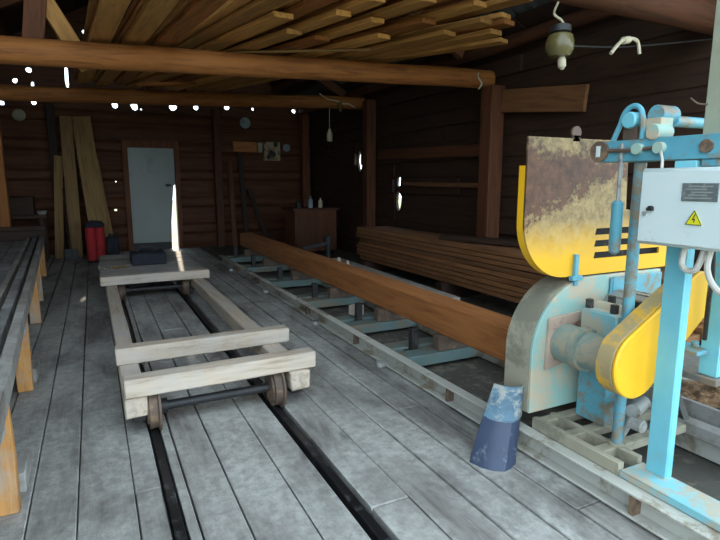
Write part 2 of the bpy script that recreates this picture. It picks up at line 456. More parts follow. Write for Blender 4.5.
# roof: corrugated slates over board sheathing
bm = B()
sl = (RIDZ - EAVE) / (RIDX - XL)
Y0, Y1 = 1.0, YB + .7
for side in (-1, 1):
    xe = RIDX + side * 4.35; n = 160; rows = []
    for i in range(n + 1):
        yy = Y0 + (Y1 - Y0) * i / n; wv = .02 * math.sin(yy * 2 * PI / .2)
        rows.append([bm.verts.new((xx, yy, RIDZ + .16 - abs(xx - RIDX) * sl + wv + dz)) for xx, dz in ((RIDX, 0), (xe, 0), (xe, .02), (RIDX, .02))])
    rings(bm, rows)
tag(link('ceiling', bm, M['slate']), kind='structure')
bm = B()
for side in (-1, 1):
    t = .02
    while t < 4.3:
        w = R.uniform(.16, .24)
        skip = side == 1 and (3.36 < t + w / 2 < 3.58)
        if not skip:
            nx = Vector((sl, 0, side)).normalized()
            for (ya, yb) in ((Y0, 5.0), (5.01, 9.0), (9.01, Y1)):
                o = R.uniform(0, .015)
                p = [Vector((RIDX + side * q, 0, RIDZ + .085 - q * sl)) for q in (t, t + w - .012)]
                vs = []
                for yy in (ya, yb):
                    for pt, dz in ((p[0], 0), (p[1], 0), (p[1], .025), (p[0], .025)):
                        vs.append(bm.verts.new((pt.x, yy, pt.z + dz - o)))
                for q in ((0, 3, 2, 1), (4, 5, 6, 7), (0, 1, 5, 4), (1, 2, 6, 5), (2, 3, 7, 6), (3, 0, 4, 7)): bm.faces.new([vs[i] for i in q])
        t += w
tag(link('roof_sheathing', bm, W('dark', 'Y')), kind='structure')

# door: pale panel standing ajar, its right edge warped so daylight stands beside it
d = thing('door_1', None, None, (.72, YB + .02, .04)); tag(d, kind='structure')
bm = B(); prism(bm, [(.67, .14), (1.485, .14), (1.50, .6), (1.585, 1.36), (1.66, 1.45), (1.66, 2.19), (.67, 2.19)], 'Y', YB - .05, YB - .015)
link('door_panel', bm, M['door'], d, .003)
boxpart('bottom_rail', .67, 1.485, YB - .055, YB - .01, .0, .155, M['black'], d)
boxpart('door_latch', 1.42, 1.53, YB - .075, YB - .05, 1.35, 1.41, M['black'], d)
bm = B(); box(bm, .60, .70, YB - .16, YB + .05, .01, 2.3); box(bm, 1.625, 1.72, YB - .16, YB + .05, .01, 2.3); box(bm, .70, 1.625, YB - .16, YB + .05, 2.16, 2.3)
tag(link('trim_1', bm, W('red', 'Z'), bevel=.004), kind='structure')

# posts
def post(x0, y0, w, zt, label, mat='red', zb=0.0, w2=None, dx=0):
    return timber('post', (x0, y0, zb), (x0 + dx, y0, zt), w, w2 or w, W(mat), label, 'post', seed=R.random(), wob=.003, bevel=.008)
post(4.545, 5.40, .21, 2.62, 'brown wooden post of the right wall carrying the near end of the long overhead log')
post(4.55, 8.74, .18, 2.89, 'brown wooden post of the right wall beside the bright chinks')
post(4.54, 12.0, .18, 3.0, 'wooden post in the far right corner of the shed')
post(2.52, 12.08, .16, 3.0, 'wooden post on the back wall right of the pale door')
post(-.62, 12.10, .15, 3.0, 'dark wooden post on the back wall behind the tall leaning boards', 'dark')
post(-1.30, 10.25, .15, 3.72, 'orange-brown post at far left beyond the end of the grey plank table', 'log')

# tie beams, purlins, rafters
log('tie_beam', (-3.0, 5.6, 2.47), (4.65, 5.6, 2.741), .118, .112, W('log'), 'long peeled log beam crossing overhead in front of the lumber pile', 'beam', seed=1)
log('tie_beam', (-3.0, 9.2, 2.61), (4.65, 9.2, 2.90), .108, .112, W('log'), 'far peeled log beam overhead just in front of the back wall', 'beam', seed=2)
log('tie_beam', (2.25, 2.8, 2.79), (4.65, 2.8, 2.76), .13, .135, W('dred'), 'nearest reddish log beam overhead at upper right', 'beam', seed=3)
log('wall_plate', (4.54, 2.4, 3.085), (4.54, 12.18, 3.085), .075, .075, W('red'), 'dark log lying along the top of the right wall', 'beam', seed=4)
zroof = lambda xx: RIDZ - abs(xx - RIDX) * sl
for i, (xx, lb) in enumerate(((3.9, 'dark roof purlin lowest on the right roof slope'), (2.9, 'dark roof purlin midway up the right roof slope'), (-1.2, 'dark roof purlin on the left roof slope'))):
    timber('purlin', (xx, 1.1, zroof(xx) - .02), (xx, 12.25, zroof(xx) - .02), .12, .14, W('red'), lb, 'purlin', seed=i)
for i, (yy, nm) in enumerate(((2.8, 'nearest'), (5.6, 'second nearest'), (9.2, 'farthest'))):
    for side, sn in ((1, 'right'), (-1, 'left')):
        xe = RIDX + side * 3.5
        timber('rafter', (RIDX + side * .06, yy + .2, RIDZ - .29), (xe, yy + .2, zroof(xe) - .23), .09, .14, W('red'), '%s rafter of the %s roof slope above the log beams' % (nm, sn), 'rafter', seed=i * 2 + side)
timber('strut', (-.40, 5.77, 2.5), (-.20, 5.77, 4.0), .17, .07, W('red'), 'wide reddish strut nailed behind the long overhead log at far left', 'strut', roll=PI / 2)
timber('brace', (.05, 5.85, 2.5), (-.29, 5.85, 3.12), .15, .05, W('tan'), 'pale slanting brace board nailed behind the long overhead log at left', 'brace', up=(0, -1, .2))

# ================================================================== BOARDS OVERHEAD
# the pile lies in sheets: near ends (x, y) fan out at the right, far ends lie closer together over the far log
SHEETS = [
 [(3.42, 4.05), (3.05, 4.25), (2.55, 4.6), (2.05, 4.9), (1.72, 4.75)],
 [(3.95, 4.55), (3.22, 3.95), (2.75, 4.15), (2.32, 4.3), (1.95, 4.2), (1.52, 4.45)],
 [(3.62, 4.1), (2.95, 3.7), (2.48, 3.75), (2.1, 3.9), (1.75, 3.9), (1.42, 4.0)],
 [(3.3, 3.55), (2.7, 3.45), (2.25, 3.4), (1.8, 3.3), (1.4, 3.1)],
 [(3.75, 4.3), (3.0, 3.2), (2.4, 3.15), (1.95, 3.05), (1.55, 3.2)],
 [(3.4, 3.9), (2.8, 3.1), (2.3, 3.3), (1.85, 3.05), (1.45, 3.1)],
 [(3.1, 3.6), (2.6, 3.2), (2.1, 3.05), (1.7, 3.1)]]
STRAIGHT = [[(.92, .48), (.60, .25), (.30, .0)], [(.90, .44), (.60, .20), (.32, -.04)], [(.88, .46), (.58, .22), (.26, .0)]]
NRM = Vector((-.036, -.040, 1)).normalized()
def on_sheet(x_, y_, lay): return (x_, y_, 2.80 + .036 * (x_ - 1.5) + .040 * (y_ - 5.6) + .056 * lay)
kb = 0
for lay, row in enumerate(SHEETS):
    n_ = len(row)
    for q, (xn, yn) in enumerate(row):
        u_ = q / (n_ - 1); xf = 1.90 - u_ * 1.25 + R.uniform(-.02, .02); yf = 9.4 + R.uniform(-.15, .15)
        lb = 'rough tan board within the fanned pile of lumber overhead'; gp = 'boards in the pile overhead'
        if (lay, q) == (0, 0): lb = 'thick yellow board jutting lowest and rightmost from the pile overhead, beneath the others'; gp = None
        if (lay, q) == (1, 0): lb = 'long board jutting farthest right from the pile overhead, above the lowest boards'; gp = None
        timber('lumber_board', on_sheet(xn, yn, lay), on_sheet(xf, yf, lay), R.uniform(.15, .19), .044, W('log' if kb % 4 == 3 else 'tan'), lb, 'board', gp, seed=100 + kb, wob=.003, up=NRM)
        kb += 1
for lay, row in enumerate(STRAIGHT):
    for q, (xn, xf) in enumerate(row):
        timber('lumber_board', on_sheet(xn, 3.1 + R.uniform(-.05, .2), lay), on_sheet(xf, 9.3 + R.uniform(-.6, .1), lay), R.uniform(.15, .21), .044, W('log' if (q + lay) % 3 == 0 else 'tan'),
               'board running straight back in the left part of the overhead pile', 'board', 'straight boards at the left of the overhead pile', seed=160 + lay * 3 + q, wob=.003, up=NRM)
timber('thin_lath', (2.62, 5.02, 2.772), (1.35, 5.75, 2.7615), .04, .025, W('lean'), 'thin pale lath lying crosswise under the pile overhead, on the long log', 'lath', seed=12)
timber('loose_board', (.62, 7.2, 2.62), (1.35, 7.9, 2.80), .12, .04, W('log'), 'short slanting board under the overhead pile between the two long logs', 'board', seed=5)
timber('wide_plank', (4.60, 5.28, 2.43), (4.60, 4.02, 2.30), .05, .27, W('wallb'), 'broad light brown board fixed high on the right wall above the saw guard', 'board', seed=6)
timber('ledge_strip', (4.62, 7.6, 1.42), (4.62, 5.6, 1.40), .06, .06, W('stack'), 'thin pale ledge strip on the right wall between the two posts', 'strip', seed=8)
timber('batten', (4.62, 8.5, 1.93), (4.62, 5.6, 1.86), .05, .16, W('red'), 'wide brown batten across the right wall between the two posts', 'strip', seed=9)

# ================================================================== TROLLEY AND ITS RAILS
for x0, lb in zip(RAILX, ('left black rail sunk in the floor under the trolley', 'right black rail sunk in the floor under the trolley')):
    r = boxpart('trolley_rail', x0 - .022, x0 + .022, -1.2, 11.6, -.055, 0.0, M['rail'], None, .004, origin=(x0, 5, -.055)); tag(r, lb, 'rail')
t = thing('rail_trolley', 'low weathered timber trolley with iron wheels standing on the floor rails', 'trolley', (.6, 6.0, 0))
def cartbeam(name, p0, p1, w, h, s): return timber(name, p0, p1, w, h, W('cart'), parent=t, seed=s, wob=.004, bevel=.008)
cartbeam('side_beam', (.135, 3.12, .18), (.105, 9.4, .18), .12, .125, 1)
cartbeam('side_beam', (1.12, 3.10, .18), (1.12, 9.4, .18), .135, .125, 2)
cartbeam('cross_beam', (.075, 3.16, .298), (1.235, 3.18, .298), .12, .11, 3)
cartbeam('cross_beam', (.055, 3.80, .298), (1.265, 3.80, .298), .13, .11, 4)
cartbeam('cross_beam', (.0, 6.85, .298), (1.26, 6.90, .298), .14, .11, 5)
for k in range(5):
    timber('deck_board', (-.02 + R.uniform(0, .04), 7.14 + k * .41, .315), (1.24 - R.uniform(0, .05), 7.16 + k * .41, .315), .39, .05, W('grey'), parent=t, seed=20 + k)
for yy in (3.22, 7.05):
    cylpart('axle', (.12, yy, .125), (1.12, yy, .125),   .028, M['black'], t)
    for x0 in RAILX:
        bm = B(); lathe(bm, (x0 - .035, yy, .125), (1, 0, 0), [(0, .05), (0, .095), (.012, .10), (.012, .125), (.058, .122), (.062, .142), (.075, .142), (.078, .10), (.085, .05)], 28)
        w_ = link('wheel', bm, M['rust'], t)
        bm = B(); cyl(bm, (x0 + .05, yy, .125), (x0 + .085, yy, .125), .045); link('hub', bm, M['black'], w_)
    for x0 in (.15, 1.11):
        bm = B(); box(bm, x0 - .04, x0 + .04, yy - .05, yy + .05, .07, .12); link('bearing_block', bm, M['black'], t, .008)
# things on the trolley
bm = B()
box(bm, .40, .84, 7.62, 8.05,   .344, .50)
bmesh.ops.subdivide_edges(bm, edges=bm.edges[:], cuts=3, use_grid_fill=True)
for v in bm.verts: v.co += Vector((0, 0, .03 * noise.noise(v.co * 6))) if v.co.z > .36 else Vector()
bg_ = thing('tool_bag', 'dark blue tool bag lying on the trolley deck', 'bag', (.62, 7.83, .34))
link('body', bm, M['darkcloth'], bg_, .01)
bm = B(); tube(bm, spline([(.5, 7.83, .49), (.53, 7.83, .56), (.70, 7.83, .56), (.74, 7.83, .49)]), .012); link('handle', bm, M['black'], bg_)
bm = B()
for i in range(26): 
    cx, cy = .12 + R.uniform(-.06, .2), 7.55 + R.uniform(-.1, .15); bar(bm, (cx, cy, .347), (cx + R.uniform(-.05, .05), cy + R.uniform(-.05, .05), .35), .012, .008)
tag(link('wood_chips', bm, W('lean')), 'scattered wood chips on the left of the trolley deck', 'wood chips', kind='stuff')

# ================================================================== LEFT SORTING TABLE
def tx(s): return -.36 - .0505 * (s - 2.2)          # right edge of the table at depth s
t = thing('sorting_table', 'long low grey plank table on orange legs along the left side', 'table', (-1.1, 6.0, 0))
def tl(name, off, s0, s1, z, w, h, mat, seed=0, wob=.003): return timber(name, (tx(s0) - off, s0, z), (tx(s1) - off, s1, z), w, h, W(mat), parent=t, seed=seed, wob=wob)
tl('edge_beam', .025, 1.2, 9.75, .585, .05, .10, 'tabled', 1)
tl('edge_beam', .115, 1.2, 9.72, .575, .06, .08, 'deck', 2)
tl('edge_beam', .205, 1.2, 9.7, .565, .045, .08, 'tabled', 3)
for k in range(8): tl('deck_board', .30 + k * .19, 1.2 + R.uniform(0, .1), 9.6, .545 - R.uniform(0, .012), .175, .04, 'deck', 10 + k)
for s in (2.3, 4.0, 6.2, 8.2): timber('cross_bearer', (tx(s) - .02, s + .1, .485), (tx(s) - 1.75, s + .1, .485), .09, .08, W('grey'), parent=t)
timber('end_board', (-1.95, 9.84, .60), (-.72, 9.80, .60), .05, .18, W('dark'), parent=t)
timber('end_board', (-1.95, 9.95, .72), (-.72, 9.91, .72), .08, .06, W('dark'), parent=t)
for s in (2.62, 4.22, 6.3, 7.5, 9.5):
    for off in (.03, 1.7):
        lg = timber('leg', (tx(s) - off - .03, s, 0), (tx(s) - off - .03, s, .535), .10, .05, W('fresh'), parent=t, seed=s, up=(0, 1, 0))
    if s < 5: 
        timber('foot_block', (tx(s) - .06, s + .15, .05), (tx(s) - .06, s + .4, .05), .12, .10, W('grey'), parent=t, seed=s)

# ================================================================== SAW TRACK AND THE BEAM ON IT
t = thing('saw_track', 'long steel saw track of two channel rails with blue cross members', 'track', (2.4, 5.2, 0))
def channel(bm, x0, s, y0, y1, z0, z1, d=.06, th=.012):
    """U channel along Y open to side s"""
    box(bm, min(x0, x0 + s * th), max(x0, x0 + s * th), y0, y1, z0, z1)
    for zz in (z0, z1 - th):
        box(bm, min(x0, x0 - s * d), max(x0, x0 - s * d), y0, y1, zz, zz + th)
bm = B(); channel(bm, 2.035, 1, -.8, 9.75, .012, .130); link('rail', bm, M['palesteel'], t, .002)
bm = B(); channel(bm, 2.80, -1, -.8, 9.75, .012, .130); link('rail', bm, M['palesteel'], t, .002)
CR = (9.3, 8.1, 6.75, 5.45, 4.3, 3.3)
for y0 in CR:
    for dy in (0, .24):
        bm = B(); box(bm, 2.05, 2.785, y0 + dy, y0 + dy + .16, .04, .128); link('cross_member', bm, M['frame_blue'], t, .004)
    bm = B(); box(bm, 2.20, 2.26, y0 + .17, y0 + .23, .06, .29); box(bm, 2.16, 2.30, y0 + .162, y0 + .238, .06, .11); link('stop_dog', bm, M['black'], t, .004)
    bm = B(); box(bm, 2.35, 2.78, y0 + .02, y0 + .10, .129, .254); link('bolster', bm, M['rust'], t, .004)
for y0 in (8.7, 6.72, 4.95, 3.55):
    bm = B(); cyl(bm, (1.955, y0, 0), (1.955, y0, .04), .035); box(bm, 1.93, 2.03, y0 - .03, y0 + .03, 0, .011); link('foot', bm, M['steel'], t)
    cylpart('foot', (2.83, y0, 0), (2.83, y0, .035), .03, M['steel'], t)
for y0 in (8.4, 7.3, 5.3, 4.1, 2.7, 1.35, .6):
    bm = B(); box(bm, 1.985, 2.034, y0 - .012, y0 + .012, .025, .117); link('joint_plate', bm, M['rust'], t)
timber('squared_beam', (2.49, 2.32, .379), (2.55, 10.0, .379), .22, .24, W('orange'), 'long squared orange-brown timber lying on the saw track', 'timber', seed=31, wob=.003, bevel=.01)
timber('wood_packer', (2.22, 4.64, .136 + .05), (2.34, 4.66, .136 + .05), .10, .10, W('cart'), 'small pale wooden packing block on the saw track beside the squared timber', 'block', seed=3)

# ================================================================== LUMBER STACK ON THE RIGHT
for k, yy in enumerate((3.4, 5.4, 7.5)):
    timber('bearer', (3.80, yy, .1), (4.42, yy, .1), .14, .20, W('dark'), '%s dark bearer under the board stack by the right wall' % ('nearest', 'middle', 'farthest')[k], 'bearer', seed=k)
zz = .203
for lay in range(9):
    for c in range(3):
        oy = R.uniform(-.12, .12); ox = R.uniform(-.002, .002)
        tag(timber('stack_board', (3.965 + c * .18 + ox, 2.5 + oy, zz + .026), (3.965 + c * .18 + ox, 7.85 + oy, zz + .026), .17, .050, W('stack'), seed=200 + lay * 3 + c, wob=.003),
            'sawn board in the top layer of the stack by the right wall' if lay == 8 else 'sawn board inside the long stack along the right wall, below the top layer', 'board', 'top boards of the wall stack' if lay == 8 else 'boards of the wall stack')
    zz += .058
timber('sawn_slab', (4.0, 5.6, zz + .03), (4.35, 4.4, zz + .03), .2, .05, W('dark'), 'short dark slab lying askew on top of the board stack', 'board', seed=77)
timber('low_timber', (3.55, 8.0, .10), (3.45, 4.6, .10), .16, .20, W('grey'), 'long low grey timber on the floor between saw track and board stack', 'timber', seed=41)
t = thing('log_jack', 'black iron log turner on the floor beyond the squared timber', 'tool', (3.45, 8.5, 0))
boxpart('base', 3.2, 3.75, 8.4, 8.62, 0, .10, M['black'], t)
cylpart('post', (3.62, 8.5, .08), (3.62, 8.5, .50), .05, M['black'], t)
bm = B(); cyl(bm, (3.62, 8.5, .42), (3.62, 8.5, .52), .08); link('knob', bm, M['black'], t)
bm = B(); bar(bm, (3.62, 8.5, .40), (3.15, 8.52, .33), .07, .06); link('arm', bm, M['black'], t)
for k, (xx, yy, r) in enumerate(((3.35, 7.45, .035), (3.385, 7.2, .025))):
    bm = B(); lathe(bm, (xx, yy, 0.0), (0, 0, 1), [(0, r), (.25, r), (.25 + r, r * .6), (.25 + r * 1.4, 0)], 14)
    tag(link('jar', bm, M['cream']), ('larger', 'smaller')[k] + ' small pale jar on the floor behind the squared timber', 'jar')

# ================================================================== BACK OF THE SHED
t = thing('cabinet', 'dark red-brown wooden cabinet against the far right corner', 'cabinet', (4.0, 10.2, 0))
boxpart('body', 3.55, 4.45, 10.0, 10.6, .06, .88, W('red', 'Z'), t)
boxpart('top', 3.5, 4.5, 9.96, 10.64, .88, .93, W('red', 'X'), t)
for x0 in (3.57, 4.01): boxpart('door', x0, x0 + .42, 9.975, 10.0, .10, .85, W('red', 'Z'), t)
for x0 in (3.55, 4.39):
    for y0 in (10.0, 10.54): boxpart('foot', x0, x0 + .06, y0, y0 + .06, 0, .06, W('dark', 'Z'), t)
for k, (xx, h, r, mk, lb) in enumerate(((3.72, .16, .06, 'black', 'black tin on the left of the dark cabinet'), (3.98, .24, .05, 'greyblue', 'grey-blue bottle in the middle of the dark cabinet top'), (4.2, .2, .045, 'cream', 'pale bottle on the right of the dark cabinet top'))):
    bm = B(); lathe(bm, (xx, 10.25, .93), (0, 0, 1), [(0, r), (h * .65, r), (h * .8, r * .4), (h, r * .35)], 16); tag(link('bottle', bm, M[mk]), lb, 'bottle')

LB = [((-.36, 11.58, 0), (-.36, 11.98, 2.70), .22, 'tall tan board left of the widest board leaning on the back wall'),
      ((.10, 11.38, 0), (-.10, 11.92, 2.70), .33, 'widest tall tan board leaning on the back wall behind the red bag'),
      ((-.66, 11.56, 0), (-.54, 11.97, 1.95), .15, 'shorter tan board leaning leftmost on the back wall by the shovel'),
      ((.30, 11.62, 0), (.10, 12.03, 1.9), .10, 'narrow brown board leaning on the back wall beside the black canister')]
for i, (a, b, w, lb) in enumerate(LB): timber('leaning_board', a, b, w, .035, W('lean'), lb, 'board', seed=300 + i, up=(0, -1, .2))
t = thing('shovel', 'dark long-handled shovel leaning against the tall boards', 'shovel', (-.42, 11.1, 0))
cylpart('handle', (-.44, 11.15, .2), (-.50, 11.72, 1.32), .018, W('dark', 'Z'), t)
bm = B(); prism(bm, [(-.54, .22), (-.33, .22), (-.32, .06), (-.38, .01), (-.49, .01), (-.55, .06)], 'Y', 11.13, 11.15); link('blade', bm, M['black'], t)
for k, (x0, dx, ln, tp, lb) in enumerate(((3.02, .02, 2.1, 'dark', 'tall dark pole leaning on the back wall, right of the door'), (3.2, .35, 1.3, 'dark', 'short dark pole leaning on the back wall under the picture'), (2.78, -.02, 1.9, 'red', 'reddish narrow board upright on the back wall beside the post'))):
    timber('leaning_pole', (x0 + dx, 11.75, 0), (x0, 12.1, ln), .10, .05, W(tp), lb, 'pole', seed=k, up=(0, -1, .1))
# red bag
t = thing('red_bag', 'upright red bag with black top standing before the leaning boards', 'bag', (-.02, 10.8, 0))
for x0 in (-.09, .06):
    bm = B(); lathe(bm, (x0, 10.8, .02), (0, 0, 1), [(0, .05), (.03, .075), (.2, .082), (.5, .088), (.62, .08), (.66, .05)], 18)
    for v in bm.verts: v.co.y = 10.8 + (v.co.y - 10.8) * 1.1; v.co += Vector((.01 * noise.noise(v.co * 9), 0, 0))
    link('pocket', bm, M['red'], t)
bm = B(); lathe(bm, (-.015, 10.8, .64), (0, 0, 1), [(0, .16), (.05, .165), (.10, .12), (.12, .05)], 18); link('top_flap', bm, M['darkcloth'], t)
bm = B(); box(bm, -.16, .13, 10.72, 10.9, 0, .03); link('base', bm, M['darkcloth'], t, .01)
t = thing('canister', 'black canister standing beside the red bag', 'canister', (.28, 11.2, 0))
bm = B(); box(bm, .17, .38, 11.1, 11.3, 0, .42); link('body', bm, M['darkcloth'], t, .03)
bm = B(); cyl(bm, (.24, 11.2, .42), (.24, 11.2, .48), .03); link('cap', bm, M['black'], t)
bm = B(); tube(bm, spline([(.30, 11.2, .41), (.30, 11.2, .47), (.36, 11.2, .47), (.36, 11.2, .41)], 5), .012); link('handle', bm, M['black'], t)
# back-left bench with clutter
t = thing('back_bench', 'dark wooden bench at the far left against the back wall', 'bench', (-1.2, 11.4, 0))
boxpart('top', -1.75, -.78, 11.2, 11.75, .80, .86, W('dark', 'X'), t)
boxpart('shelf', -1.7, -.85, 11.25, 11.7, .30, .34, W('dark', 'X'), t)
for x0 in (-1.72, -.90):
    for y0 in (11.24, 11.64): boxpart('leg', x0, x0 + .07, y0, y0 + .07, 0, .80, W('dark', 'Z'), t)
t = thing('crate', 'dark box with a pale lid edge on the back bench', 'box', (-1.2, 11.45, .86))
boxpart('body', -1.45, -.98, 11.3, 11.6, .86, 1.16, W('dark', 'X'), t); boxpart('lid', -1.46, -.97, 11.29, 11.61, 1.16, 1.19, W('dark', 'X'), t)
t = thing('steel_pan', 'small shiny pan on the right of the back bench', 'pan', (-.86, 11.4, .86))
bm = B(); lathe(bm, (-.86, 11.4, .86), (0, 0, 1), [(0, .06), (.06, .08), (.065, .085), (.06, .075)], 18); link('bowl', bm, M['steel'], t)
bm = B(); bar(bm, (-.86, 11.33, .92), (-.86, 11.18, .93), .02, .01); link('handle', bm, M['steel'], t)
# things hung on the back wall
def wallplate(name, cx, cz, r, mk, lb, cat):
    bm = B(); lathe(bm, (cx, 12.165, cz), (0, -1, 0), [(0, r * .6), (.012, r), (.02, r), (.012, r * .62), (.008, .01)], 20); return tag(link(name, bm, M[mk]), lb, cat)
wallplate('hanging_disc', -1.14, 2.70, .11, 'beige', 'round dull disc hanging at the upper left of the back wall', 'disc')
wallplate('hanging_disc', 3.18, 2.76, .12, 'greyblue', 'grey-blue round dish hung high on the back wall right of the post', 'dish')
wallplate('hanging_disc', 4.14, 2.24, .09, 'greyblue', 'small pale round dish on the back wall right of the picture', 'dish')
t = thing('picture', 'small yellowed picture with dark blots pinned on the back wall', 'picture', (3.78, 12.15, 2.1))
boxpart('board', 3.60, 3.98, 12.14, 12.25, 1.94, 2.36, M['paper'], t, 0)
for k in range(4):
    bm = B(); prism(bm, blob(3.70 + .06 * k, 2.02 + .09 * k * (k % 2 + .5) * .7, .05, .07), 'Y', 12.132, 12.14); link('dark_blot', bm, M['black'], t)
timber('nailed_board', (2.88, 12.12, 2.23), (3.42, 12.12, 2.23), .03, .22, W('orange'), 'short orange board nailed across the back wall left of the picture', 'board', seed=2)
bm = B(); box(bm, 3.46, 3.56, 12.15, 12.26, 2.12, 2.34); tag(link('paper_note', bm, M['beige']), 'plain pale paper slip between the orange board and the picture', 'paper')

# hanging things under the far log
t = thing('hanging_bottle', 'pale little bottle hanging on a string from the far log', 'bottle', (3.97, 9.2, 2.2))
bm = B(); lathe(bm, (3.97, 9.2, 2.19), (0, 0, 1), [(0, .05), (.14, .055), (.18, .03), (.22, .025)], 14); link('body', bm, M['cream'], t)
cylpart('string', (3.97, 9.2, 2.4), (3.97, 9.2, 2.762), .005, M['cream'], t, n=6)
t = thing('bulb_socket', 'bare bulb socket with splayed wires on the far log', 'lamp', (4.1, 9.0, 2.8))
bm = B(); cyl(bm, (4.1, 9.03, 2.86), (4.1, 8.98, 2.70), .035); link('socket', bm, M['olive'], t)
bm = B(); tube(bm, [(4.1, 9.02, 2.86), (4.0, 8.97, 2.88), (3.85, 9.0, 2.90), (3.7, 9.0, 2.98)], .010, 6); link('wire', bm, M['cream'], t)
bm = B(); tube(bm, [(4.1, 9.02, 2.84), (4.25, 8.97, 2.84), (4.36, 8.95, 2.78)], .010, 6); link('wire', bm, M['cream'], t)
# wire insulator hooks on the long log near the post
bm = B(); tube(bm, spline([(4.38, 5.488, 2.78), (4.34, 5.448, 2.72), (4.40, 5.446, 2.65), (4.36, 5.46, 2.58)], 6), .010, 6)
tag(link('wire_hook', bm, M['cream']), 'pale twisted wire end on the long log beside the right wall post', 'wire')

# jar lamp at upper right and its cable
LX, LY = 3.0, 2.88
t = thing('jar_lamp', 'olive glass jar lamp hanging from the nearest log at upper right', 'lamp', (LX, LY, 2.4))
bm = B(); lathe(bm, (LX, LY, 2.53), (0, 0, -1), [(0, .045), (.01, .07), (.05, .072), (.06, .05)], 22); link('cap', bm, M['black'], t)
bm = B(); lathe(bm, (LX, LY, 2.478), (0, 0, -1), [(0, .05), (.02, .082), (.07, .098), (.12, .095), (.16, .07), (.165, .03)], 24); link('glass_bowl', bm, M['olive'], t)
bm = B(); lathe(bm, (LX + .01, LY - .01, 2.32), (.2, 0, -1), [(0, .02), (.03, .03), (.07, .028), (.09, .01)], 12); link('bulb', bm, M['cream'], t)
bm = B(); tube(bm, spline([(LX - .12, LY - .08, 2.638), (LX - .10, LY - .03, 2.58), (LX, LY, 2.56), (LX + .03, LY, 2.53)], 6), .008, 6); link('wire', bm, M['cream'], t)
bm = B(); tube(bm, spline([(LX + .10, LY, 2.40), (3.6, 2.85, 2.44), (4.2, 2.82, 2.53), (4.62, 2.8, 2.6)], 8), .006, 6)
tag(link('cable', bm, M['black']), 'dark cable strung from the jar lamp towards the right wall', 'cable')
bm = B(); tube(bm, spline([(3.40, 2.78, 2.36), (3.50, 2.8, 2.44), (3.60, 2.82, 2.49), (3.72, 2.82, 2.49), (3.76, 2.82, 2.40)], 6), .013, 6)
cyl(bm, (3.57, 2.82, 2.475), (3.64, 2.83, 2.49), .026)
tag(link('cord_loop', bm, M['cream']), 'looped white cord hooked over the cable at upper right', 'cord')

# ================================================================== THE SAW
saw = thing('band_saw', 'large blue and yellow sawmill machine on the track at right', 'saw machine', (2.3, 1.6, .13))
# base
boxpart('base_beam', 2.04, 2.20, .2, 1.46, .132, .165, M['cyan_worn'], saw)
boxpart('base_beam', 2.04, 2.075, 1.462, 2.0, .132, .195, M['beige'], saw)
boxpart('base_beam', 2.17, 2.20, 1.462, 2.0, .132, .195, M['beige'], saw)
boxpart('base_beam', 2.72, 2.80, .9, 2.20, .132, .20, M['concrete'], saw)
for y0 in (2.04, 1.86, 1.68): boxpart('base_slat', 2.075, 2.72, y0 - .1, y0 - .04, .14, .185, M['beige'], saw)
# lower guard: rounded housing
def arc(cx, cz, r, a0, a1, n=12): return [(cx + r * math.cos(math.radians(a0 + (a1 - a0) * i / n)), cz + r * math.sin(math.radians(a0 + (a1 - a0) * i / n))) for i in range(n + 1)]
lg_poly = [(2.005, .225)] + arc(2.405, .54, .40, 180, 90, 16) + [(3.0, .94), (3.0, .62), (2.62, .50), (2.60, .225)]
bm = B(); prism(bm, lg_poly, 'Y', 1.99, 2.01); lo = link('lower_guard', bm, M['teal'], saw, .003); lo['label'] = 'pale teal rounded lower housing'
outline = [(2.005, .225)] + arc(2.405, .54, .40, 180, 90, 16) + [(3.0, .94)]
inner = [(2.03, .225)] + arc(2.405, .54, .375, 180, 90, 16) + [(3.0, .915)]
bm = B(); prism(bm, outline + inner[::-1], 'Y', 2.012, 2.19); link('rim', bm, M['beige'], lo)
bm = B(); prism(bm, inner[:1] + inner[1:-1] + [(2.98, .915), (2.98, .225)], 'Y', 2.17, 2.185); link('back_plate', bm, M['frame_blue'], lo)
bm = B(); prism(bm, [(2.09, .46), (2.36, .50), (2.36, .76), (2.10, .74)], 'Y', 1.972, 1.99); link('rust_patch_plate', bm, M['pinkish'], lo, .003)
boxpart('seam_strip', 2.555, 2.57, 1.975, 1.99, .24, .92, M['blue'], lo)
boxpart('side_panel', 2.57, 2.99, 1.972, 1.988, .55, .925, M['blue'], lo)
# upper guard
ug = [(1.915, 1.67), (1.915, 1.33)] + arc(2.215, 1.25, .30, 180, 270, 14) + [(3.05, .95), (3.05, 1.24), (2.66, 1.30), (2.64, 1.67)]
slots = [[(2.425, z0), (2.98, z0), (2.98, z0 + .036), (2.435, z0 + .036)] for z0 in (1.035, 1.10, 1.165)]
bm = B(); slab_holes(bm, ug, slots, 'Y', 2.0, 2.012); upg = link('upper_guard', bm, M['guard'], saw, 0); upg['label'] = 'yellow upper housing with rust-brown stained top and slots'
o2 = [(1.915, 1.53), (1.915, 1.33)] + arc(2.215, 1.25, .30, 180, 270, 14) + [(3.05, .95)]
i2 = [(1.93, 1.53), (1.93, 1.33)] + arc(2.215, 1.25, .285, 180, 270, 14) + [(3.05, .965)]
bm = B(); prism(bm, o2 + i2[::-1], 'Y', 2.013, 2.055); link('rim', bm, M['yellow'], upg)
bm = B(); prism(bm, [(1.93, 1.50), (1.93, 1.3), (2.03, 1.06), (2.2, .98), (3.04, .98), (3.04, 1.22), (2.64, 1.29), (2.63, 1.55)], 'Y', 2.042, 2.053); link('back_plate', bm, M['dirt'], upg)
